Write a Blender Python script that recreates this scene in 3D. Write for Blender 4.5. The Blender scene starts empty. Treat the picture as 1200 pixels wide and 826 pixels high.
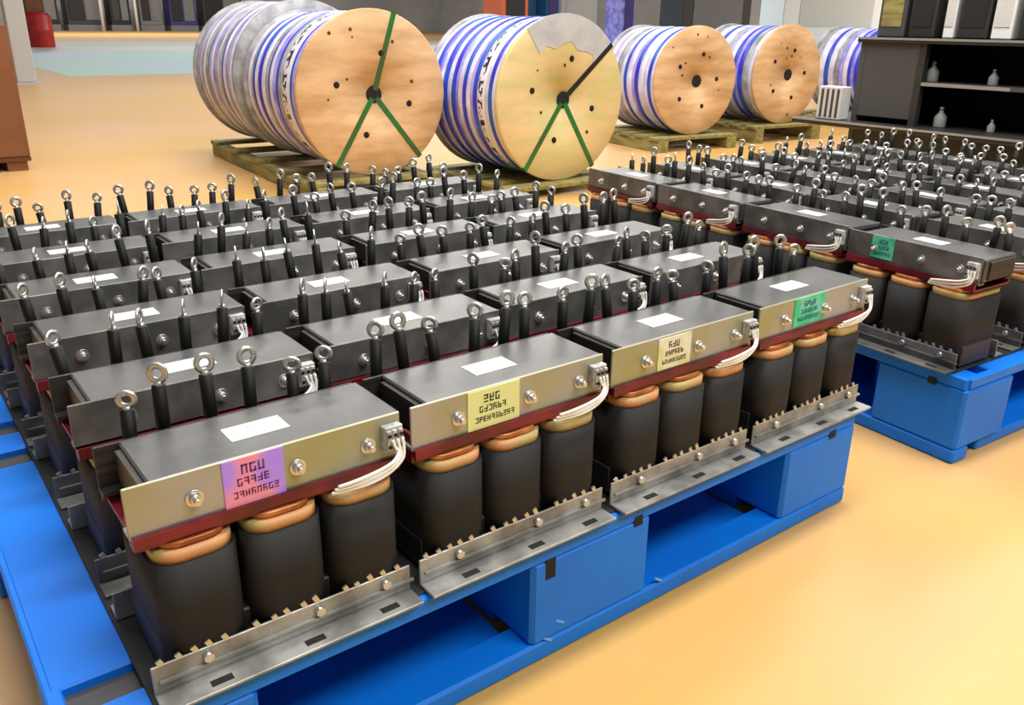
import bpy, bmesh, math, random
from mathutils import Vector, Matrix, Euler
random.seed(7)
sc = bpy.context.scene
COL = sc.collection
PI = math.pi

# ------------------------------------------------------------------ camera
FPX = 1004.76
RIGHT = Vector((0.797443, -0.603276, 0.011921))
UP = Vector((0.208165, 0.293600, 0.932988))
FWD = Vector((0.566350, 0.741523, -0.359710))
CAM = Vector((-0.12944, -0.73985, 0.80134))
cd = bpy.data.cameras.new('camera')
cd.sensor_fit = 'HORIZONTAL'; cd.sensor_width = 36.0
cd.lens = FPX * 36.0 / 1200.0
cd.clip_start = 0.02; cd.clip_end = 300
cam = bpy.data.objects.new('camera', cd); COL.objects.link(cam)
m3 = Matrix((RIGHT, UP, -FWD)).transposed()
cam.matrix_world = Matrix.Translation(CAM) @ m3.to_4x4()
sc.camera = cam

# ------------------------------------------------------------------ light
w = bpy.data.worlds.new('hall_light'); sc.world = w; w.use_nodes = True
bg = w.node_tree.nodes['Background']
bg.inputs[0].default_value = (1.0, 0.985, 0.95, 1); bg.inputs[1].default_value = 0.17


def area(name, loc, target, sx, sy, power, color=(1, 0.97, 0.92)):
    l = bpy.data.lights.new(name, 'AREA'); l.shape = 'RECTANGLE'
    l.size = sx; l.size_y = sy; l.energy = power; l.color = color
    o = bpy.data.objects.new(name, l); COL.objects.link(o)
    o.location = loc
    d = Vector(target) - Vector(loc)
    o.rotation_euler = d.to_track_quat('-Z', 'Y').to_euler()
    return o


area('ceiling_and_fill_light', (1.5, 0.2, 4.2), (1.5, 0.2, 0), 4.0, 0.6, 150)
area('ceiling_and_fill_light', (1.5, 3.4, 4.2), (1.5, 3.4, 0), 4.0, 0.6, 150)
area('ceiling_and_fill_light', (6.5, 2.0, 4.2), (6.5, 2.0, 0), 4.0, 0.5, 120)
area('ceiling_and_fill_light', (1.8, -2.6, 4.2), (1.6, -0.2, 0.2), 4.0, 1.0, 160)
area('ceiling_and_fill_light', (6.0, 9.0, 5.0), (6.0, 9.0, 0), 8.0, 1.0, 260)
area('ceiling_and_fill_light', (20.0, 20.0, 8.0), (20.0, 20.0, 0), 20.0, 4.0, 1900)  # added fill for the dim far hall, not a known fixture
area('ceiling_and_fill_light', (12.0, 46.0, 8.0), (12.0, 46.0, 0), 20.0, 4.0, 1900)  # added fill to brighten the back wall
area('ceiling_and_fill_light', (30.0, 8.0, 8.0), (30.0, 8.0, 0), 4.0, 16.0, 1800)  # added fill to brighten the right-hand far wall

vs = sc.view_settings
vs.view_transform = 'Standard'; vs.look = 'None'; vs.gamma = 1.0
vs.use_curve_mapping = False; vs.exposure = 0.35

# ------------------------------------------------------------------ materials


def srgb(r, g, b):
    f = lambda c: (c / 255 / 12.92) if c / 255 <= 0.04045 else ((c / 255 + 0.055) / 1.055) ** 2.4
    return (f(r), f(g), f(b), 1)


def mat(name, col, rough=0.5, metal=0.0, col2=None, scale=8.0, lo=0.4, hi=0.6, detail=3.0,
        bump=0.0, bscale=60.0, coat=0.0, stretch=None, spec=None):
    m = bpy.data.materials.new(name); m.use_nodes = True
    nt = m.node_tree; b = nt.nodes['Principled BSDF']
    b.inputs['Roughness'].default_value = rough
    b.inputs['Metallic'].default_value = metal
    if coat: b.inputs['Coat Weight'].default_value = coat
    if spec is not None: b.inputs['Specular IOR Level'].default_value = spec
    b.inputs['Base Color'].default_value = col
    tc = nt.nodes.new('ShaderNodeTexCoord'); src = tc.outputs['Object']
    if stretch:
        mp = nt.nodes.new('ShaderNodeMapping'); mp.inputs['Scale'].default_value = stretch
        nt.links.new(src, mp.inputs[0]); src = mp.outputs[0]
    if col2:
        n = nt.nodes.new('ShaderNodeTexNoise'); n.inputs['Scale'].default_value = scale
        n.inputs['Detail'].default_value = detail
        oi = nt.nodes.new('ShaderNodeObjectInfo')
        ad = nt.nodes.new('ShaderNodeVectorMath'); ad.operation = 'ADD'
        ml = nt.nodes.new('ShaderNodeMath'); ml.operation = 'MULTIPLY'; ml.inputs[1].default_value = 37.0
        nt.links.new(oi.outputs['Random'], ml.inputs[0])
        nt.links.new(src, ad.inputs[0]); nt.links.new(ml.outputs[0], ad.inputs[1])
        nt.links.new(ad.outputs[0], n.inputs['Vector'])
        r = nt.nodes.new('ShaderNodeValToRGB')
        r.color_ramp.elements[0].position = lo; r.color_ramp.elements[1].position = hi
        r.color_ramp.elements[0].color = col; r.color_ramp.elements[1].color = col2
        nt.links.new(n.outputs['Fac'], r.inputs[0]); nt.links.new(r.outputs[0], b.inputs['Base Color'])
    if bump:
        n2 = nt.nodes.new('ShaderNodeTexNoise'); n2.inputs['Scale'].default_value = bscale
        nt.links.new(src, n2.inputs['Vector'])
        bp = nt.nodes.new('ShaderNodeBump'); bp.inputs['Strength'].default_value = bump
        bp.inputs['Distance'].default_value = 0.002
        nt.links.new(n2.outputs['Fac'], bp.inputs['Height']); nt.links.new(bp.outputs[0], b.inputs['Normal'])
    return m


M = {}
M['floor'] = mat('epoxy_floor', srgb(210, 166, 118), 0.42, 0, srgb(206, 162, 88), 0.9, 0.32, 0.6, 5, 0.05, 25)
M['teal'] = mat('pale_teal', srgb(152, 208, 196), 0.3, 0, srgb(170, 205, 225), 0.35)
M['greytone'] = mat('pale_grey_tone', srgb(192, 192, 192), 0.35, 0, srgb(205, 205, 200), 0.5)
M['wall'] = mat('pale_wall', srgb(206, 206, 208), 0.8, 0, srgb(188, 188, 190), 0.3)
M['plate'] = mat('varnished_core_steel', srgb(70, 70, 70), 0.36, 0.25, srgb(98, 97, 95), 9, 0.35, 0.7, 4, 0.08, 200)
M['lam'] = mat('core_edges', srgb(34, 33, 33), 0.5, 0.3, srgb(62, 60, 58), 3, 0.3, 0.7, 2, stretch=(1, 1, 120))
M['zinc'] = mat('yellow_zinc_steel', srgb(168, 168, 164), 0.4, 0.35, srgb(158, 160, 120), 9, 0.4, 0.66, 2, 0.05, 120)
M['foot'] = mat('galvanised_foot_steel', srgb(172, 172, 169), 0.4, 0.45, srgb(122, 122, 118), 22, 0.35, 0.65, 3, 0.05, 120)
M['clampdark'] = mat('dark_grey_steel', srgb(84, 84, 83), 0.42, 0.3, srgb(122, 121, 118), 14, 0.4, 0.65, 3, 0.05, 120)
M['bolt'] = mat('bolt_steel', srgb(205, 205, 205), 0.28, 0.85)
M['red'] = mat('red_insulation', srgb(122, 22, 40), 0.42, 0, srgb(84, 10, 26), 14)
M['tan'] = mat('coil_paper', srgb(172, 158, 104), 0.5, 0, srgb(196, 144, 98), 16, 0.42, 0.58, 2)
M['copper'] = mat('copper_band', srgb(206, 138, 84), 0.35, 0.5, srgb(150, 80, 40), 25)
M['coil'] = mat('black_coil_tape', srgb(16, 16, 17), 0.72, 0, srgb(26, 26, 26), 7, 0.4, 0.7, 3, 0.1, 90)
M['shadeblack'] = mat('shade_black', srgb(26, 26, 27), 0.7)  # near-black for the added shade sheets on the decks
M['label'] = mat('white_paper_label', srgb(204, 204, 203), 0.55)
M['violetink'] = mat('violet_ink', srgb(120, 40, 110), 0.7)
M['ink'] = mat('dark_ink', srgb(60, 58, 66), 0.7)
M['wire'] = mat('white_wire', srgb(240, 240, 236), 0.35)
M['sleeve'] = mat('black_cable_sleeve', srgb(7, 7, 7), 0.55, spec=0.25)
M['lug'] = mat('tinned_copper_lug', srgb(196, 196, 190), 0.3, 0.8)
M['block'] = mat('grey_terminal_plastic', srgb(196, 196, 192), 0.45, 0, srgb(150, 150, 150), 80)
M['stk_pink'] = mat('pink_violet_sticker', srgb(236, 150, 176), 0.5, 0, srgb(176, 140, 250), 22, 0.44, 0.56, 1)
M['stk_yellow'] = mat('pale_yellow_sticker', srgb(222, 230, 160), 0.5)
M['stk_white'] = mat('white_sticker', srgb(232, 232, 220), 0.5, 0, srgb(214, 218, 150), 30)
M['stk_green'] = mat('green_sticker', srgb(40, 196, 140), 0.5, 0, srgb(110, 205, 175), 30)
M['blue'] = mat('blue_pallet_plastic', srgb(0, 120, 230), 0.5, 0, srgb(10, 108, 216), 5, 0.4, 0.7, 4, 0.06, 60, spec=0.3)
M['scuff'] = mat('pale_scuff', srgb(120, 175, 230), 0.6)
M['wood'] = mat('drum_plywood', srgb(218, 180, 136), 0.6, 0, srgb(190, 150, 104), 5, 0.35, 0.65, 5, 0.1, 40, stretch=(1, 1, 3.5))
M['wood2'] = mat('pale_drum_plywood', srgb(220, 192, 142), 0.6, 0, srgb(198, 186, 122), 4, 0.35, 0.65, 4, 0.1, 40, stretch=(1, 1, 3.5))
M['timber'] = mat('olive_timber', srgb(150, 140, 84), 0.7, 0, srgb(118, 108, 58), 6, stretch=(6, 1, 6))
M['hole'] = mat('dark_hole', srgb(16, 13, 11), 0.8)
M['strap'] = mat('green_strap', srgb(58, 84, 42), 0.45, 0, srgb(30, 112, 48), 6)
M['darkstrap'] = mat('black_strap', srgb(26, 28, 26), 0.5)
M['film_grey'] = mat('grey_film', srgb(172, 172, 178), 0.3, 0, srgb(130, 130, 136), 14, 0.35, 0.65, 3, 0.3, 40)
M['film_pale'] = mat('pale_film', srgb(198, 198, 200), 0.35, 0, srgb(176, 176, 180), 8, 0.35, 0.65, 3, 0.3, 40)
M['film_white'] = mat('white_film', srgb(226, 224, 238), 0.28, 0, srgb(190, 186, 214), 10, 0.35, 0.65, 3, 0.3, 40)
M['film_blue'] = mat('blue_film', srgb(50, 44, 186), 0.3, 0, srgb(24, 92, 190), 5, 0.4, 0.65, 2, 0.3, 40)
M['film_lav'] = mat('lavender_film', srgb(176, 166, 240), 0.3, 0, srgb(120, 110, 214), 9, 0.4, 0.65, 2, 0.3, 40)
M['carton'] = mat('brown_carton', srgb(122, 74, 38), 0.7, 0, srgb(112, 66, 32), 3)
M['cartondark'] = mat('brown_tape', srgb(92, 46, 12), 0.6)
M['post'] = mat('pale_grey_paint', srgb(196, 196, 196), 0.5)
M['redpaint'] = mat('red_paint', srgb(168, 20, 40), 0.4, 0, srgb(190, 40, 20), 3)
M['rack'] = mat('black_rack_metal', srgb(36, 36, 36), 0.5, 0.1, srgb(46, 46, 46), 4)
M['rackpanel'] = mat('charcoal_panel', srgb(66, 66, 66), 0.55)
M['rackhole'] = mat('rack_inner', srgb(18, 18, 18), 0.7)
M['edge'] = mat('pale_metal_edge', srgb(160, 160, 160), 0.35, 0.5)
M['bottle'] = mat('grey_white_plastic', srgb(150, 150, 150), 0.4)
M['mach_dark'] = mat('dark_machine', srgb(58, 58, 60), 0.5)
M['mach_grey'] = mat('grey_machine', srgb(122, 122, 124), 0.5)
M['mach_black'] = mat('black_machine', srgb(30, 30, 31), 0.5)
M['navy'] = mat('navy_paint', srgb(62, 52, 130), 0.5)
M['orange'] = mat('orange_paint', srgb(255, 126, 84), 0.5)
M['tealblue'] = mat('teal_blue_paint', srgb(16, 92, 140), 0.5)
M['white'] = mat('white_paint', srgb(232, 232, 232), 0.5)


def glyph_film():
    """white film with dark print running round the drum (UV: u = angle, v = axial)"""
    m = mat('printed_white_film', srgb(224, 222, 234), 0.3)
    nt = m.node_tree; b = nt.nodes['Principled BSDF']
    uv = nt.nodes.new('ShaderNodeUVMap')
    mp = nt.nodes.new('ShaderNodeMapping'); mp.inputs['Scale'].default_value = (60, 3.0, 1)
    nt.links.new(uv.outputs[0], mp.inputs[0])
    v = nt.nodes.new('ShaderNodeTexNoise'); v.inputs['Scale'].default_value = 1.3; v.inputs['Detail'].default_value = 1
    nt.links.new(mp.outputs[0], v.inputs['Vector'])
    g = nt.nodes.new('ShaderNodeMath'); g.operation = 'GREATER_THAN'; g.inputs[1].default_value = 0.52
    nt.links.new(v.outputs['Fac'], g.inputs[0])
    sx = nt.nodes.new('ShaderNodeSeparateXYZ'); nt.links.new(uv.outputs[0], sx.inputs[0])
    c = nt.nodes.new('ShaderNodeMath'); c.operation = 'COMPARE'; c.inputs[1].default_value = 0.5; c.inputs[2].default_value = 0.2
    nt.links.new(sx.outputs['Y'], c.inputs[0])
    mu = nt.nodes.new('ShaderNodeMath'); mu.operation = 'MULTIPLY'
    nt.links.new(g.outputs[0], mu.inputs[0]); nt.links.new(c.outputs[0], mu.inputs[1])
    mx = nt.nodes.new('ShaderNodeMix'); mx.data_type = 'RGBA'
    mx.inputs['A'].default_value = srgb(222, 220, 232); mx.inputs['B'].default_value = srgb(44, 38, 72)
    nt.links.new(mu.outputs[0], mx.inputs['Factor']); nt.links.new(mx.outputs['Result'], b.inputs['Base Color'])
    return m


M['film_print'] = glyph_film()

# ------------------------------------------------------------------ mesh helpers


class MB:
    def __init__(self):
        self.bm = bmesh.new()

    def box(self, x0, x1, y0, y1, z0, z1, bev=0.0, mtx=None):
        b = bmesh.new()
        bmesh.ops.create_cube(b, size=1)
        for v in b.verts:
            v.co = Vector((x0 + (v.co.x + .5) * (x1 - x0), y0 + (v.co.y + .5) * (y1 - y0), z0 + (v.co.z + .5) * (z1 - z0)))
        if bev:
            bmesh.ops.bevel(b, geom=list(b.edges), offset=bev, segments=1, affect='EDGES', profile=0.5)
        return self._merge(b, mtx)

    def _merge(self, b, mtx=None, smooth=False):
        if mtx is not None: b.transform(mtx)
        bmesh.ops.recalc_face_normals(b, faces=list(b.faces))
        if smooth:
            for f in b.faces: f.smooth = True
        me = bpy.data.meshes.new('tmp'); b.to_mesh(me); b.free()
        self.bm.from_mesh(me); bpy.data.meshes.remove(me)
        return self

    def cyl(self, p0, p1, r0, r1=None, n=12, cap=True):
        r1 = r0 if r1 is None else r1
        p0, p1 = Vector(p0), Vector(p1); d = p1 - p0
        b = bmesh.new()
        bmesh.ops.create_cone(b, cap_ends=cap, segments=n, radius1=r0, radius2=r1, depth=d.length)
        q = d.to_track_quat('Z', 'Y').to_matrix().to_4x4()
        for f in b.faces:
            if len(f.verts) == 4: f.smooth = True
        return self._merge(b, Matrix.Translation((p0 + p1) / 2) @ q)

    def tube(self, pts, r, n=6):
        pts = [Vector(p) for p in pts]
        rings = []; bm = bmesh.new()
        prev = None
        for i, p in enumerate(pts):
            d = (pts[min(i + 1, len(pts) - 1)] - pts[max(i - 1, 0)]).normalized()
            if prev is None:
                a = Vector((0, 0, 1)) if abs(d.z) < .9 else Vector((1, 0, 0))
                u = d.cross(a).normalized()
            else:
                u = (prev - d * prev.dot(d)).normalized()
            prev = u; v = d.cross(u)
            rings.append([bm.verts.new(p + (u * math.cos(2 * PI * k / n) + v * math.sin(2 * PI * k / n)) * r) for k in range(n)])
        for a, b in zip(rings, rings[1:]):
            for k in range(n):
                bm.faces.new((a[k], a[(k + 1) % n], b[(k + 1) % n], b[k]))
        bm.faces.new(rings[0][::-1]); bm.faces.new(rings[-1])
        return self._merge(bm, None, True)

    def prism(self, pts, z0, z1, mtx=None, smooth=False, bev=0):
        """outline pts in xy extruded along z"""
        bm = bmesh.new()
        lo = [bm.verts.new((x, y, z0)) for x, y in pts]; hi = [bm.verts.new((x, y, z1)) for x, y in pts]
        n = len(pts)
        for k in range(n):
            f = bm.faces.new((lo[k], lo[(k + 1) % n], hi[(k + 1) % n], hi[k])); f.smooth = smooth
        bm.faces.new(lo[::-1]); bm.faces.new(hi)
        if bev:
            ed = [e for e in bm.edges if len([f for f in e.link_faces if len(f.verts) > 4]) == 1]
            bmesh.ops.bevel(bm, geom=ed, offset=bev, segments=1, affect='EDGES')
        return self._merge(bm, mtx)

    def lathe(self, prof, n=32, mtx=None, closed=False, uv=False):
        """profile (r, z) turned about z"""
        bm = bmesh.new()
        rings = [[bm.verts.new((r * math.cos(2 * PI * k / n), r * math.sin(2 * PI * k / n), z)) for k in range(n)] for r, z in prof]
        L = len(prof)
        lay = bm.loops.layers.uv.new('UVMap') if uv else None
        for i in range(L if closed else L - 1):
            a, b = rings[i], rings[(i + 1) % L]
            for k in range(n):
                k2 = (k + 1) % n
                f = bm.faces.new((a[k], a[k2], b[k2], b[k])); f.smooth = True
                if uv:
                    for lp, (uu, vv) in zip(f.loops, ((k / n, i / (L - 1)), ((k + 1) / n, i / (L - 1)), ((k + 1) / n, (i + 1) / (L - 1)), (k / n, (i + 1) / (L - 1)))):
                        lp[lay].uv = (uu, vv)
        if not closed:
            if prof[0][0] > 1e-4: bm.faces.new(rings[0][::-1])
            if prof[-1][0] > 1e-4: bm.faces.new(rings[-1])
        return self._merge(bm, mtx)

    def mesh(self, name, material):
        me = bpy.data.meshes.new(name); self.bm.to_mesh(me); self.bm.free()
        me.materials.append(material)
        return me


def obj(name, mb, material, parent=None):
    me = mb if isinstance(mb, bpy.types.Mesh) else mb.mesh(name, material)
    o = bpy.data.objects.new(name, me); COL.objects.link(o)
    if parent is not None: o.parent = parent
    return o


def box(name, material, parent, *a, bev=0.0):
    return obj(name, MB().box(*a, bev=bev), material, parent)


def tag(o, label=None, cat=None, group=None, kind=None):
    if label: o['label'] = label
    if cat: o['category'] = cat
    if group: o['group'] = group
    if kind: o['kind'] = kind
    return o


def thing(name, label, cat, loc=(0, 0, 0), rz=0.0, group=None):
    o = bpy.data.objects.new(name, None); COL.objects.link(o)
    o.empty_display_size = 0.05
    o.location = loc; o.rotation_euler = (0, 0, rz)
    return tag(o, label, cat, group)


def copy_tree(o, parent=None):
    c = o.copy(); COL.objects.link(c); c.parent = parent
    for ch in o.children: copy_tree(ch, c)
    return c


def rrect(x0, x1, y0, y1, r, n=5):
    pts = []
    for cx, cy, a0 in ((x1 - r, y1 - r, 0), (x0 + r, y1 - r, PI / 2), (x0 + r, y0 + r, PI), (x1 - r, y0 + r, 1.5 * PI)):
        for k in range(n + 1):
            a = a0 + k / n * PI / 2
            pts.append((cx + r * math.cos(a), cy + r * math.sin(a)))
    return pts


# ------------------------------------------------------------------ setting
fl = box('floor', M['floor'], None, -8, 40, -6, 62, -0.1, 0.0); tag(fl, 'polished cream and yellow epoxy warehouse floor', 'floor', kind='structure')
ap = box('trim_1', M['teal'], None, 2.6, 30, 13.3, 23.5, 0.0, 0.002); tag(ap, 'pale teal band across the far floor', 'floor marking', kind='structure')  # thin pale teal slab over the far floor
ap = box('trim_2', M['greytone'], None, 1.0, 30, 23.6, 33, 0.0, 0.002); tag(ap, 'grey strip beyond the teal band', 'floor marking', kind='structure')  # thin grey slab past the teal one
wb = box('wall_back', M['wall'], None, -8, 40, 61.8, 62.2, 0, 9); tag(wb, 'pale far wall of the hall', 'wall', kind='structure')
wr = box('wall_right', M['wall'], None, 39.8, 40.2, -6, 62, 0, 9); tag(wr, 'pale right-hand far wall of the hall', 'wall', kind='structure')

PH = 0.18       # pallet deck height

# ------------------------------------------------------------------ pallets
PX0, PX1, PY0, PY1 = -0.09, 1.17, -0.03, 1.33


def pallet(label, loc, rz):
    t = thing('plastic_pallet', label, 'pallet', loc, rz, 'blue plastic pallets under the transformers')
    B = M['blue']
    # deck: edge strips and cross boards
    box('edge_strip', B, t, PX0, PX0 + .016, PY0 + .01, PY1 - .01, PH - .022, PH - .001, bev=.002)
    box('edge_strip', B, t, PX1 - .016, PX1, PY0 + .01, PY1 - .01, PH - .022, PH - .001, bev=.002)
    for a, b in ((PY0, .018), (.062, .60), (.655, .72), (.775, 1.23), (1.275, PY1)):
        box('deck_board', B, t, PX0 + .005, PX1 - .005, a, b, PH - .025, PH, bev=.003)
    xs = ((PX0, .09), (.451, .665), (.979, PX1)); ys = ((PY0, .14), (.54, .76), (1.16, PY1))
    for xa, xb in xs:
        for ya, yb in ys:
            mb = MB().box(xa, xb, ya, yb, .028, PH - .022, bev=.006)
            obj('foot_block', mb, B, t)
    for ya, yb in ((PY0, .022), (.54, .76), (1.278, PY1)):
        box('bottom_rail', B, t, PX0, PX1, ya, yb, 0, .03, bev=.004)
    for xa, xb in xs:
        box('cross_rail', B, t, xa + .01, xb - .01, PY0 + .1, PY1 - .1, 0.001, .026, bev=.003)
    for xa, xb in ((.09, .451), (.665, .979)):
        box('inner_web', B, t, xa, xb, .36, .37, .008, PH - .024)
        box('bottom_sheet', B, t, xa, xb, .022, .36, .002, .008)
        box('inner_web', B, t, xa, xb, .93, .94, .008, PH - .024)
        box('bottom_sheet', B, t, xa, xb, .94, 1.278, .002, .008)
    for ya, yb in ((.14, .54), (.76, 1.16)):
        box('inner_web', B, t, .2, .21, ya, yb, .024, PH - .024)
        box('inner_web', B, t, .87, .88, ya, yb, .024, PH - .024)
    for ya, yb in ((.0185, .0615), (.6005, .6545), (.7205, .7745)):  # dark fill added as the shade inside the deck slots
        box('slot_shade', M['rackpanel'], t, PX0 + .0165, .1, ya, yb, PH - .021, PH - .012)
    # lattice ribs under the deck, seen through the fork openings
    rb = MB()
    for k in range(8):
        y = .16 + k * .05
        rb.box(.1, .44, y, y + .006, PH - .06, PH - .024); rb.box(.675, .97, y, y + .006, PH - .06, PH - .024)
    r = obj('rib_grid', rb, B, t); r['kind'] = 'stuff'
    for x, z, wx, wz in ((.472, .128, .016, .03), (.63, .148, .016, .016), (1.09, .148, .018, .014)):
        box('slot', M['hole'], t, x, x + wx, PY0 - .0008, PY0 + .004, z, z + wz)
    for x, z in ((.48, .03), (.50, .05), (.69, .036)):
        mb = MB().box(-.008, .008, PY0 - .0006, PY0 + .002, -.0015, .0015, mtx=Matrix.Translation((x, 0, z)) @ Matrix.Rotation(.6, 4, 'Y'))
        obj('scuff_mark', mb, M['scuff'], t)
    return t


MT = .003


def shade_sheet(label, loc, rz, x0, x1, y0, y1):  # dark sheet added for the shade between transformers and deck
    t = tag(obj('shade_mat', MB().box(x0, x1, y0, y1, 0, MT, bev=.0008), M['shadeblack']), label, 'mat', 'dark mats added as shade under the transformers')
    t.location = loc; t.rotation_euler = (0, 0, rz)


RA = -PI / 2 - 0.069
pallet('large blue plastic pallet under the transformers in the foreground', (0, 0, 0), 0)
# right pallet: its local near corner (PX1, PY0) sits at the photographed corner
c_, s_ = math.cos(RA), math.sin(RA)
RC = Vector((1.465, -0.077, 0))
RO = RC - Vector((c_ * PX1 - s_ * PY0, s_ * PX1 + c_ * PY0, 0))
pallet('blue plastic pallet at the right edge, turned sideways to the first', RO, RA)

shade_sheet('dark mat added as shade under the foreground transformers', (0, 0, PH), 0, -.008, 1.165, -.022, 1.32)
shade_sheet('dark mat added as shade under the right-hand transformers', RO + Vector((0, 0, PH)), RA, -.075, 1.135, -.025, 1.32)

# ------------------------------------------------------------------ transformer
H = 0.2208
W = 0.286


def make_transformer():
    t = thing('transformer', 'x', 'transformer', (0, 0, 0), 0, 'three-phase transformers on blue pallets')
    yk = box('top_yoke', M['plate'], t, .024, W + .004, .010, .112, .176, H - .001, bev=.002)
    # fine lamination step at both yoke ends
    for xa, xb in ((.018, .0245), (W + .003, W + .008)):
        box('yoke_end', M['lam'], t, xa, xb, .02, .104, .18, H - .006)
    box('bottom_yoke', M['lam'], t, .012, W - .006, .010, .112, .004, .046, bev=.002)
    for cx in (.054, .146, .238):
        box('core_leg', M['lam'], t, cx - .02, cx + .02, .03, .092, .04, .18)
    # clamps
    mb = MB().box(0, W, .004, .0075, .170, H + .002, bev=.0008)
    mb.box(0, W, .004, .024, .170, .1735)
    uc = obj('upper_clamp', mb, M['zinc'], t); uc['front'] = 1
    mb = MB().box(0, W, .1135, .117, .170, H - .002, bev=.0008); mb.box(0, W, .098, .117, .170, .1735)
    obj('upper_clamp', mb, M['lam'], t)
    for yf, ye, nm in ((-.012, -.042, 0), (.134, .160, 1)):
        mb = MB()
        a, b = (yf, yf + .003) if nm == 0 else (yf - .003, yf)
        mb.box(-.004, W - .003, a, b, .001, .036, bev=.0008)
        mb.box(-.004, W - .003, min(yf, ye), max(yf, ye), .0006, .0045, bev=.0008)
        if nm == 0:   # stiffening bead
            mb.box(.002, W, yf - .0035, yf, .016, .019)
        fo = obj('foot_clamp', mb, M['foot'], t)
        if nm == 0:
            tb = MB()
            for k in range(17):
                x = .008 + k * .0163 + random.uniform(-.002, .002)
                if k in (5, 11): continue
                tb.box(-.0028, .0028, -.0012, .0012, 0, random.uniform(.007, .012), mtx=Matrix.Translation((x, yf + .0015, .034)) @ Matrix.Rotation(-.45, 4, 'Y'))
            q = obj('clamp_teeth', tb, M['lug'], fo); q['kind'] = 'stuff'
            for x in (.045, .145, .235):
                box('mounting_slot', M['hole'], fo, x, x + .022, ye + .008, ye + .017, .0044, .005)
            for x in (.05, .17, .25):
                hb = MB().cyl((x, yf + .001, .026), (x, yf - .006, .026), .0055, n=6)
                obj('clamp_bolt', hb, M['bolt'], fo)
    # red insulation sheets
    mb = MB().box(.006, W - .004, .001, .122, .1565, .1605)
    mb.box(.002, W - .004, -.001, .0035, .1595, .171); mb.box(.002, W - .004, .118, .121, .156, .171)
    obj('insulation_sheet', mb, M['red'], t)
    box('side_flap', M['red'], t, .004, .0075, .012, .03, .150, .186)
    # coils
    for i, cx in enumerate((.0555, .1455, .2355)):
        mb = MB().prism(rrect(cx - .0425, cx + .0425, -.0105, .1325, .026), .020, .137, smooth=True)
        co = obj('coil', mb, M['coil'], t)
        mb = MB().prism(rrect(cx - .039, cx + .039, -.0085, .1305, .025), .137, .150, smooth=True)
        rm = obj('coil_rim', mb, M['tan'], co)
        mb = MB().prism(rrect(cx - .034, cx + .034, -.004, .126, .022), .150, .1575, smooth=True)
        obj('copper_layer', mb, M['copper'], co)
    # bolts on the upper clamp
    for x in (.062, .166, .246):
        mb = MB().cyl((x, .0045, .194), (x, .0022, .194), .0088, n=14)
        mb.cyl((x, .003, .194), (x, -.0035, .194), .0058, n=6); mb.cyl((x, -.003, .194), (x, -.0085, .194), .0034, n=8)
        obj('bolt', mb, M['bolt'], t)
    # top label
    lb = box('nameplate_label', M['label'], t, .116, .178, .044, .078, H - .0012, H - .0005)
    pm = MB()
    for r in range(3):
        x = .120
        while x < .170:
            ln = random.uniform(.003, .010); pm.box(x, x + ln, .051 + r * .008, .0525 + r * .008, H - .0007, H - .0003); x += ln + .003
    o = obj('print', pm, M['block'], lb); o['kind'] = 'stuff'
    # terminal block and looped wires at the right end
    tb = MB().box(.262, .284, -.006, .004, .183, .213, bev=.001)
    for k in range(3): tb.box(.2635 + k * .007, .2685 + k * .007, -.009, -.005, .187, .209)
    tbo = obj('terminal_block', tb, M['block'], t)
    sb = MB()
    for k in range(3):
        for z in (.191, .204): sb.cyl((.266 + k * .007, -.0085, z), (.266 + k * .007, -.0105, z), .0021, n=8)
    so = obj('screw_heads', sb, M['hole'], tbo); so['kind'] = 'stuff'
    for k in range(3):
        P = [(.196 + .003 * k, -.008 - .002 * k, .1575 + .004 * k), (.215, -.0135 - .002 * k, .159 + .005 * k), (.24, -.0165 - .002 * k, .161 + .0062 * k),
             (.262, -.0155 - .002 * k, .166 + .006 * k), (.278 - .002 * k, -.013, .175 + .0045 * k), (.2815 - .005 * k, -.011, .186 + .002 * k), (.281 - .006 * k, -.0095, .199)]
        Q = []
        for i in range(len(P) - 1):
            a = [P[max(i - 1, 0)], P[i], P[i + 1], P[min(i + 2, len(P) - 1)]]
            for s in range(4):
                u = s / 4
                Q.append([0.5 * (2 * a[1][d] + (a[2][d] - a[0][d]) * u + (2 * a[0][d] - 5 * a[1][d] + 4 * a[2][d] - a[3][d]) * u * u + (3 * a[1][d] - a[0][d] - 3 * a[2][d] + a[3][d]) * u ** 3) for d in range(3)])
        Q.append(P[-1])
        obj('white_wire', MB().tube(Q, .002, 6), M['wire'], t)
    return t


# lead mesh: black sleeve, crimp barrel, ring lug (origin at the foot of the lead)
lead_me = MB().tube([(0, -.006, 0), (0, -.001, .012), (0, 0, .03), (.0005, 0, .06), (0, 0, .103)], .0076, 8).mesh('lead', M['sleeve'])


def lug_mesh():
    mb = MB().cyl((0, 0, .101), (0, 0, .108), .0042, n=8)
    mb.lathe([(.0052, -.0014), (.0112, -.0014), (.0112, .0014), (.0052, .0014)], 14, Matrix.Translation((0, 0, .116)) @ Matrix.Rotation(PI / 2, 4, 'X'), closed=True)
    return mb.mesh('ring_lug', M['lug'])


lug_me = lug_mesh()


def add_leads(t, yaw, spread):
    for k in range(6):
        x = .032 + k * .0462 + random.uniform(-.005, .005)
        ld = obj('lead', lead_me, None, t)
        ld.location = (x, .139 + random.uniform(-.003, .004), .147)
        ld.rotation_euler = (random.uniform(-.10, .06), random.uniform(-.10, .12), 0)
        ld.scale = (1, 1, random.uniform(.86, 1.12))
        lg = obj('ring_lug', lug_me, None, ld)
        lg.rotation_euler = (0, 0, yaw + random.uniform(-spread, spread))


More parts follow.
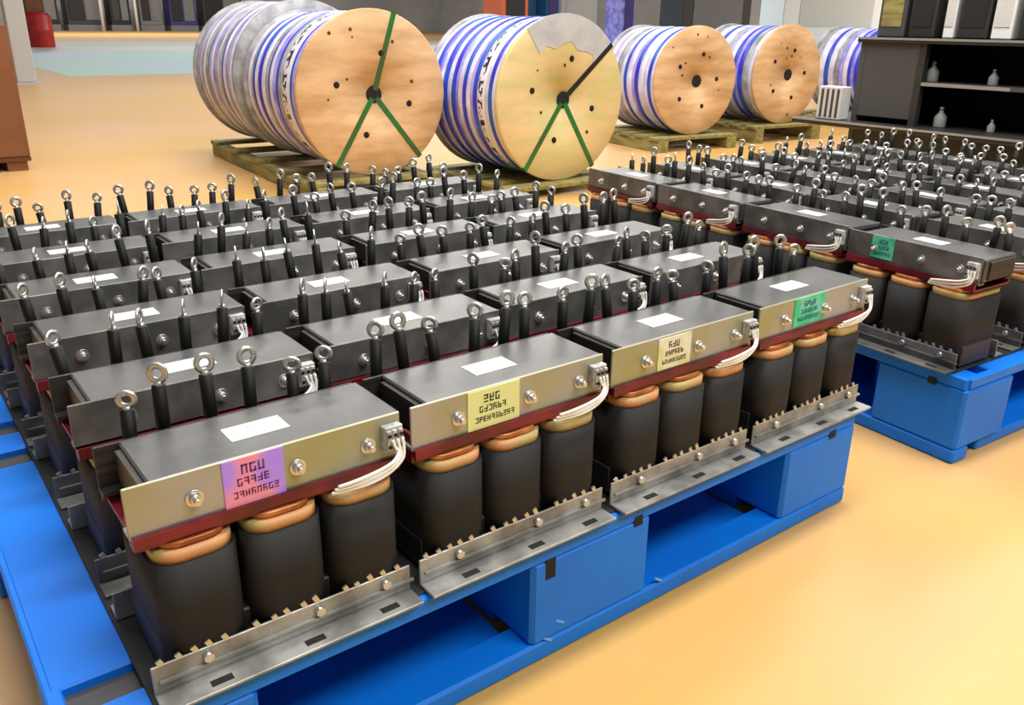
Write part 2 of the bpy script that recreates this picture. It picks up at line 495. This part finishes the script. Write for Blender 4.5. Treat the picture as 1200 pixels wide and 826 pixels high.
def project(P):
    d = P - CAM
    z = d.dot(FWD)
    return 600 + FPX * d.dot(RIGHT) / z, 413 - FPX * d.dot(UP) / z


proto = make_transformer()
clamp_me = [c for c in proto.children if 'front' in c][0].data
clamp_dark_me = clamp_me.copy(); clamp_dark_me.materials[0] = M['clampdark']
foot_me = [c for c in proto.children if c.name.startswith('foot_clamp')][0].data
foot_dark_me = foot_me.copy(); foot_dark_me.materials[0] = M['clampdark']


def place(base, rz, label, dark=True, yaw=.9, spread=.5):
    o = copy_tree(proto)
    o.location = base; o.rotation_euler = (0, 0, rz); o['label'] = label
    o['group'] = 'three-phase transformers on blue pallets'
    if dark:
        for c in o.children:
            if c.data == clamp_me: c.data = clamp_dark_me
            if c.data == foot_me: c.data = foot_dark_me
    add_leads(o, yaw, spread)
    return o


def sticker(t, material, x0, x1, z0, z1, ink, slant=0.0):
    s = box('sticker', material, t, x0, x1, .0028, .0041, z0, z1)
    pm = MB()
    hs = (z1 - z0)
    for r, (f0, f1, zc, gh) in enumerate(((.3, .62, .76, .2), (.22, .72, .5, .16), (.14, .84, .24, .14))):
        x = x0 + (x1 - x0) * f0; zz = z0 + hs * zc; g = hs * gh; gw = g * .62
        while x < x0 + (x1 - x0) * f1:
            st = max(.0007, g * .17)
            segs = [(x, x + gw, zz + g / 2 - st, zz + g / 2), (x, x + gw, zz - st / 2, zz + st / 2), (x, x + gw, zz - g / 2, zz - g / 2 + st),
                    (x, x + st, zz - g / 2, zz + g / 2), (x + gw - st, x + gw, zz, zz + g / 2), (x + gw - st, x + gw, zz - g / 2, zz)]
            for q in random.sample(segs, 4): pm.box(q[0], q[1], .0024, .0029, q[2], q[3])
            x += gw * 1.35
    o = obj('print', pm, ink, s); o['kind'] = 'stuff'


colw = ['leftmost', 'second from left', 'third from left', 'rightmost']
roww = ['front', 'second', 'third', 'fourth', 'fifth', 'back']
front_labels = ['nearest black transformer with a pink and violet sticker on its clamp',
                'front-row black transformer with a pale yellow printed sticker on its clamp',
                'front-row black transformer with a white printed sticker, third from left',
                'front-row black transformer with a green sticker at the right pallet end']
XS = (0, .3, .603, .905); RP = .226
for r in range(6):
    for c in range(4):
        lab = front_labels[c] if r == 0 else 'black transformer with ring-lug leads, left pallet, %s row, %s' % (roww[r], colw[c])
        jx, jy, jr = (0, 0, 0) if r == 0 else (random.uniform(-.002, .002), random.uniform(-.006, .006), random.uniform(-.008, .008))
        t = place((XS[c] + jx, r * RP + jy, PH + MT), jr, lab, r > 0, -.5 if r in (0, 5) or c > 1 else .9, .45 if c < 2 else .9)
        if r == 0:
            if c == 0: sticker(t, M['stk_pink'], .090, .152, .171, H + .001, M['violetink'])
            if c == 1: sticker(t, M['stk_yellow'], .075, .150, .172, H + .0005, M['ink'])
            if c == 2: sticker(t, M['stk_white'], .085, .150, .174, H - .001, M['ink'])
            if c == 3: sticker(t, M['stk_green'], .085, .165, .176, H + .001, M['tealblue'])

k_ = 0
sidew = ['farthest', 'second farthest', 'third farthest', 'nearest']
for r in range(6):
    for c in range(4):
        lx, ly = XS[c] - .055, (0.0 if (r, c) != (0, 3) else -.012) + r * RP
        jr = random.uniform(-.006, .006)
        p = RO + Vector((c_ * lx - s_ * ly, s_ * lx + c_ * ly, PH + MT))
        # leave out what lies wholly outside the frame
        vis = False
        for ex in (0, W):
            for ey in (-.04, .16):
                for ez in (0, .3):
                    q = p + Vector((c_ * ex - s_ * ey, s_ * ex + c_ * ey, ez))
                    if project(q)[0] < 1206: vis = True
        if not vis: continue
        lab = 'black transformer on right pallet, %s row from the left side, %s of its row' % (('first', 'second', 'third', 'fourth', 'fifth', 'last')[r], sidew[c])
        if r == 0 and c == 3: lab = 'black transformer with green sticker at the near corner of the right pallet'
        t = place(p, RA + jr, lab, True, .3, 1.2)
        if r == 0 and c == 3: sticker(t, M['stk_green'], .055, .105, .176, H + .001, M['tealblue'])

def drop(o):
    for c in list(o.children): drop(c)
    bpy.data.objects.remove(o)


drop(proto)

# ------------------------------------------------------------------ cable drums


def drum(label, loc, rz, R, L, seq, straps=(), film=False, hubrot=-.25, nb=4, fm=('wood', 'film_grey')):
    """axis along local +y (front face at y=0, facing -y); loc = centre of the front face on the floor"""
    x, y, zc = loc
    t = thing('cable_drum', label, 'cable drum', (x, y, zc - R), rz, 'cable drums on timber skids')
    RY = Matrix.Translation((0, 0, R)) @ Matrix.Rotation(-PI / 2, 4, 'X')   # lathe z -> +y
    th = .03

    def ring(y0, y1, prof):
        return [(r, y0 + (y1 - y0) * u) for r, u in prof]
    for y0, y1, fmt in ((0, th, fm[0]), (L - th, L, fm[1])):
        mb = MB().lathe([(.03, y0), (R - .006, y0), (R, y0 + .006), (R, y1 - .006), (R - .006, y1), (.03, y1)], 56, RY, closed=True)
        obj('flange', mb, M[fmt], t)
    obj('core_tube', MB().lathe([(.03, .004), (.034, .004), (.034, L - .004), (.03, L - .004)], 20, RY, closed=True), M['hole'], t)
    obj('cable_winding', MB().lathe([(.034, th), (R - .035, th), (R - .035, L - th), (.034, L - th)], 48, RY, closed=True), M['film_grey'], t)
    n = len(seq); tot = sum(wd for _, wd in seq); yy = th + .001
    for nm, wd in seq:
        wl = (L - 2 * th - .002) * wd / tot
        rr = R - random.uniform(.008, .016)
        prof = [(rr - .012, yy), (rr - .003, yy + wl * .12), (rr, yy + wl * .35), (rr, yy + wl * .65), (rr - .003, yy + wl * .88), (rr - .012, yy + wl)]
        mb = MB().lathe(prof, 64, RY, uv=True)
        obj('film_wrap', mb, M[nm], t)
        yy += wl
    # hub hole and bolts
    obj('hub_hole', MB().cyl((0, .006, R), (0, -.0015, R), .04, n=20), M['hole'], t)
    for k in range(nb):
        a = hubrot + k * 2 * PI / nb + PI / 2
        px, pz = R * .5 * math.cos(a), R + R * .5 * math.sin(a)
        mb = MB().cyl((px, .004, pz), (px, -.001, pz), .015, n=12); mb.cyl((px, 0, pz), (px, -.008, pz), .009, n=6)
        obj('flange_bolt', mb, M['hole'], t)
    # small dark knots and staples on the face
    for k in range(7):
        a = random.uniform(0, 2 * PI); q = random.uniform(.3, .9) * R
        px, pz = q * math.cos(a), R + q * math.sin(a)
        obj('knot', MB().cyl((px, .004, pz), (px, -.0008, pz), random.uniform(.005, .011), n=9), M['cartondark'], t)
    for a, mt in straps:
        d = Vector((math.cos(a), 0, math.sin(a))); s = Vector((-d.z, 0, d.x))
        mb = MB()
        rot = Matrix.Translation((0, 0, R)) @ Matrix.Rotation(-a, 4, 'Y')
        mb.box(.02, R + .003, -.0045, -.0015, -.012, .012, mtx=rot)
        mb.box(R + .0005, R + .0035, -.0045, .16, -.012, .012, mtx=rot)
        obj('strap', mb, M[mt], t)
    if film:
        mb = MB(); pts = []
        a0, a1 = film
        for k in range(17):
            a = a0 + (a1 - a0) * k / 16; pts.append(((R + .004) * math.cos(a), (R + .004) * math.sin(a)))
        for k in range(9):
            a = a1 + (a0 - a1) * k / 8; q = R * (.66 + .05 * math.sin(k * 2.1)); pts.append((q * math.cos(a), q * math.sin(a)))
        # outline in xz, thickness along y
        mb.prism(pts, .0015, .003, Matrix.Translation((0, 0, R)) @ Matrix.Rotation(PI / 2, 4, 'X'))
        obj('film_flap', mb, M['film_pale'], t)
    return t


def skid(label, x, y, rz, R, L, zt):
    """timber skid whose top just carries the drum (zt = underside of drum)"""
    t = thing('timber_skid', label, 'skid', (x, y, 0), rz, 'timber skids under the cable drums')
    hw = .30
    for sx in (-1, 1):
        box('runner', M['timber'], t, sx * hw - .04, sx * hw + .04, -.08, L + .08, 0, max(.02, zt - .022), bev=.004)
    nb = 5
    for k in range(nb):
        y0 = -.07 + k * (L + .14 - .1) / (nb - 1)
        box('cross_plank', M['timber'], t, -hw - .05, hw + .05, y0, y0 + .1, zt - .022, zt, bev=.003)
    return t


G, S = 'strap', 'darkstrap'


def bands(pat, n, special=()):
    names = {'g': 'film_grey', 'w': 'film_white', 'b': 'film_blue', 'l': 'film_lav', 'p': 'film_print'}
    wd = {'g': .7, 'w': .75, 'b': .5, 'l': .5, 'p': 1.5}
    return [(names[c], wd[c] * random.uniform(.8, 1.25)) for c in pat]


seq1 = bands('wlbpgblwbgwblwbgw', 0)
seq1b = bands('gwlgwbgwglwgbgwgwlg', 0)
seq2 = bands('wbwpblwbwlbwbwlbw', 0)
seq3 = bands('wbwwblwbwgwlw', 0)
seq4 = bands('wgblbwlgwbwg', 0)
Z = PH
drum('near left cable drum with green straps across its plywood face', (1.90, 3.02, .293 + Z), math.radians(-4), .38, .80, seq1, ((math.radians(72), G), (math.radians(-122), G), (math.radians(-52), G)))
drum('grey-wrapped cable drum directly behind the leftmost plywood face', (1.95, 3.86, .318 + Z), math.radians(-4), .405, .82, seq1b, fm=('film_grey', 'film_grey'))
drum('cable drum with grey film hanging over the top of its face', (2.69, 2.57, .27 + Z), math.radians(-1), .39, .66, seq2, ((math.radians(40), S), (math.radians(-125), G), (math.radians(-58), G)), film=(math.radians(38), math.radians(125)), fm=('wood2', 'film_grey'))
drum('smaller cable drum standing third from left on a timber skid', (4.49, 3.31, .265 + Z), math.radians(-8), .35, .62, seq3, (), nb=5)
drum('cable drum with heavily marked face, fourth from left', (5.44, 3.28, .285 + Z), math.radians(-6), .345, .62, seq4, (), nb=5)
drum('blue-wrapped cable drum partly hidden behind the black rack', (6.95, 3.30, .27 + Z), math.radians(-3), .35, .62, seq4, ())
skid('timber skid under the leftmost cable drum', 1.90, 3.02, math.radians(-4), .38, 1.62, .293 + Z - .38)
skid('timber skid under the film-draped cable drum', 2.69, 2.57, math.radians(-1), .39, .66, .27 + Z - .39)
skid('timber skid under the third cable drum from left', 4.49, 3.31, math.radians(-8), .35, .62, .265 + Z - .35)
skid('timber skid under the fourth cable drum from left', 5.44, 3.28, math.radians(-6), .345, .62, .285 + Z - .345)
skid('timber skid under the cable drum behind the black rack', 6.95, 3.30, math.radians(-3), .35, .62, .27 + Z - .35)

# ------------------------------------------------------------------ brown carton at the left edge
t = thing('brown_carton', 'tall brown carton on a low wooden base at the left edge', 'carton', (.0, 4.7, 0))
box('carton_body', M['carton'], t, -.60, .66, 0, .8, .075, .76, bev=.006)
box('tape', M['cartondark'], t, -.601, .661, .38, .43, .0755, .7612)
box('base_board', M['cartondark'], t, -.60, .66, 0.0, .8, .052, .074)
for x in (-.58, -.02, .54): box('base_block', M['carton'], t, x, x + .1, .01, .79, .0, .052)

# ------------------------------------------------------------------ far left: post, red drum
t = thing('grey_post', 'pale grey post behind the brown carton', 'post', (1.83, 12.0, 0))
box('shaft', M['post'], t, -.12, .10, -.1, .1, .02, 3.0, bev=.01)
box('foot_plate', M['post'], t, -.17, .15, -.15, .15, 0, .02)
t = thing('red_drum', 'small red drum standing beside the pale grey post', 'drum', (4.68, 27.0, 0))
obj('drum_body', MB().lathe([(0.0, 0), (.32, 0), (.33, .03), (.33, .40), (.345, .43), (.33, .46), (.33, .81), (.32, .84), (0.0, .84)], 24), M['redpaint'], t)
obj('drum_lid', MB().lathe([(0, .84), (.3, .84), (.3, .88), (0, .88)], 24), M['redpaint'], t)
t = thing('brown_box', 'brown box on top of the red drum', 'box', (4.62, 27.0, .88))
box('box_body', M['carton'], t, -.2, .2, -.18, .18, 0, .5, bev=.01)
box('box_lid', M['cartondark'], t, -.21, .21, -.19, .19, .5, .54, bev=.005)

# ------------------------------------------------------------------ far machines along the back wall
defs = [(9.6, 1.6, 1.9, 'mach_black', 'black machine cabinet beside the red drum at the far wall'),
        (11.6, 2.0, 2.3, 'mach_dark', 'charcoal machine cabinet at the far wall'),
        (14.0, 1.2, 2.0, 'mach_black', 'narrow black machine cabinet at the far wall'),
        (15.7, 1.4, 2.4, 'mach_grey', 'grey machine cabinet at the far wall'),
        (17.5, 1.7, 2.2, 'navy', 'navy blue machine cabinet at the far wall'),
        (19.6, 2.6, 2.4, 'mach_dark', 'wide charcoal cabinet at the far wall behind the drums')]
for x, wd, hh, mt, lab in defs:
    t = thing('machine_cabinet', lab, 'machine', (x, 58.5, 0), 0, 'machines along the far wall')
    box('plinth', M['mach_grey'], t, 0, wd, -.6, .8, 0, .35)
    box('cabinet_body', M[mt], t, .03, wd - .03, -.55, .8, .35, hh, bev=.03)
    box('door_panel', M['mach_black' if mt != 'mach_black' else 'mach_dark'], t, .15, wd * .5 - .05, -.6, -.54, .6, hh - .2, bev=.02)
    box('door_panel', M['mach_grey'], t, wd * .5 + .05, wd - .15, -.6, -.54, .6, hh - .2, bev=.02)
for x in (14.9 - 1.5, 15.35):
    tag(obj('pale_pipe', MB().cyl((x, 57.4, 0), (x, 57.4, 3), .09, n=10), M['white']), 'white upright pipe in front of the %s far cabinet' % ('charcoal' if x < 14.5 else 'narrow black'), 'pipe')

# middle distance, above and between the drums
def crate(name, label, cat, x, y, wd, dp, hh, mt, mt2):
    t = thing(name, label, cat, (x, y, 0))
    box('body', M[mt], t, -wd / 2, wd / 2, -dp / 2, dp / 2, .1, hh, bev=.02)
    for sx in (-1, 1): box('runner', M[mt2], t, sx * wd * .4 - .05, sx * wd * .4 + .05, -dp / 2, dp / 2, 0, .1)
    box('panel', M[mt2], t, -wd * .36, wd * .36, -dp / 2 - .012, -dp / 2 + .001, hh * .35, hh * .85, bev=.004)
    return t


crate('orange_machine', 'orange machine far behind the film-draped drum', 'machine', 11.6, 15.0, .7, .7, 1.7, 'orange', 'mach_dark')
crate('navy_cabinet', 'navy cabinet beside the orange machine far behind the drums', 'cabinet', 12.2, 15.2, .36, .6, 1.7, 'navy', 'tealblue')
crate('blue_cabinet', 'teal blue cabinet beside the navy one far behind the drums', 'cabinet', 12.66, 15.0, .36, .6, 1.7, 'tealblue', 'navy')
crate('grey_cabinet', 'pale grey cabinet far behind the film-draped drum', 'cabinet', 13.6, 15.2, 1.1, .6, 1.9, 'post', 'greytone')
crate('violet_cabinet', 'violet-blue cabinet seen above the third drum', 'cabinet', 15.15, 15.2, .4, .6, 1.6, 'film_lav', 'navy')
crate('dark_machine', 'dark grey machine seen above the third and fourth drums', 'machine', 18.2, 15.2, 2.6, .8, 1.9, 'mach_dark', 'mach_grey')
crate('white_cabinet', 'broad white cabinet behind the drums left of the black rack', 'cabinet', 23.4, 15.2, 5.0, .8, 2.2, 'white', 'post')

# ------------------------------------------------------------------ black rack at right (front face on x = 3.6)
t = thing('black_rack', 'low black metal rack with open shelves behind the right pallet', 'rack', (3.6, 0, 0))
yA, yB = -.7, 1.58
box('back_panel', M['rackhole'], t, .55, .57, yA, yB, .04, .75)
box('end_panel', M['rackpanel'], t, 0, .55, yB - .025, yB, .03, .735)
box('end_panel', M['rackpanel'], t, 0, .55, yA, yA + .025, .03, .735)
box('top_board', M['rack'], t, -.02, .58, yA - .01, yB + .01, .735, .757, bev=.003)
box('top_edge', M['edge'], t, -.024, -.019, yA, yB, .748, .757)
box('shelf', M['rackpanel'], t, .0, .55, yA + .025, 1.285, .565, .58)
box('shelf_edge', M['edge'], t, -.004, .001, .9, 1.285, .566, .58)
box('front_panel', M['rackpanel'], t, .0, .02, 1.29, yB - .025, .42, .735, bev=.002)
box('ledge', M['rack'], t, -.10, .55, yA, yB + .25, .37, .395, bev=.003)
box('ledge_edge', M['edge'], t, -.105, -.099, yA, yB + .25, .387, .396)
box('lower_panel', M['rack'], t, .0, .02, yA + .025, yB - .025, .05, .37, bev=.002)
for y in (1.27, .62, -.05): box('upright', M['rack'], t, -.005, .03, y, y + .03, .395, .735)
for y in (yA + .02, yB - .07):
    for x in (.02, .48): box('foot', M['rack'], t, x, x + .05, y, y + .05, 0, .05)


def bottle(label, x, y, z, s, mt='bottle'):
    t = thing('plastic_bottle', label, 'bottle', (x, y, z), 0, 'bottles on the black rack'); s *= .72
    obj('bottle_body', MB().lathe([(0, 0), (.034 * s, 0), (.036 * s, .006 * s), (.036 * s, .06 * s), (.014 * s, .088 * s), (.012 * s, .1 * s), (0, .1 * s)], 14), M[mt], t)
    obj('cap', MB().lathe([(0, .1 * s), (.014 * s, .1 * s), (.014 * s, .118 * s), (0, .118 * s)], 12), M['edge'], t)


bottle('grey bottle on the upper shelf at the left end of black rack', 3.68, 1.27, .58, 1.0)
bottle('white bottle on the upper shelf of black rack, at right', 3.68, 1.01, .58, .75)
bottle('olive-banded bottle on the lower ledge of black rack', 3.68, 1.20, .395, 1.0)
bottle('small white bottle on the lower ledge of black rack, at right', 3.68, .98, .395, .6)
t = thing('striped_box', 'small pale striped box beside the left end of black rack', 'box', (3.56, 1.66, .396))
box('box_body', M['post'], t, -.03, .05, -.06, .06, 0, .145, bev=.003)
for k in range(4): box('stripe', M['mach_dark'], t, -.032, -.029, -.05 + k * .027, -.038 + k * .027, .01, .135)
# things on the rack top


def topbox(label, y0, y1, hh, mt, mt2, name='black_case', cat='case'):
    t = thing(name, label, cat, (3.7, (y0 + y1) / 2, .757))
    h = (y1 - y0) / 2
    box('case_body', M[mt], t, -.05, .30, -h, h, 0, hh, bev=.006)
    box('case_panel', M[mt2], t, -.053, -.049, -h * .75, h * .75, hh * .15, hh * .8)
    box('case_lid', M[mt2], t, -.055, .305, -h - .004, h + .004, hh, hh + .02, bev=.003)


topbox('charcoal case with olive panel on the left end of black rack', 1.42, 1.545, .30, 'rackpanel', 'timber')
topbox('black case second from left on top of black rack', 1.285, 1.40, .30, 'rack', 'rackhole')
topbox('narrow white carton between black cases on the rack', 1.20, 1.245, .32, 'white', 'label', 'white_carton', 'carton')
topbox('black case between the two white cartons on the rack', 1.06, 1.185, .30, 'rack', 'rackhole')
topbox('wider white carton on the rack near the right edge', .965, 1.045, .32, 'white', 'label', 'white_carton', 'carton')
topbox('black case at the right edge on top of black rack', .74, .94, .30, 'rack', 'rackhole')

print('objects', len(bpy.data.objects))
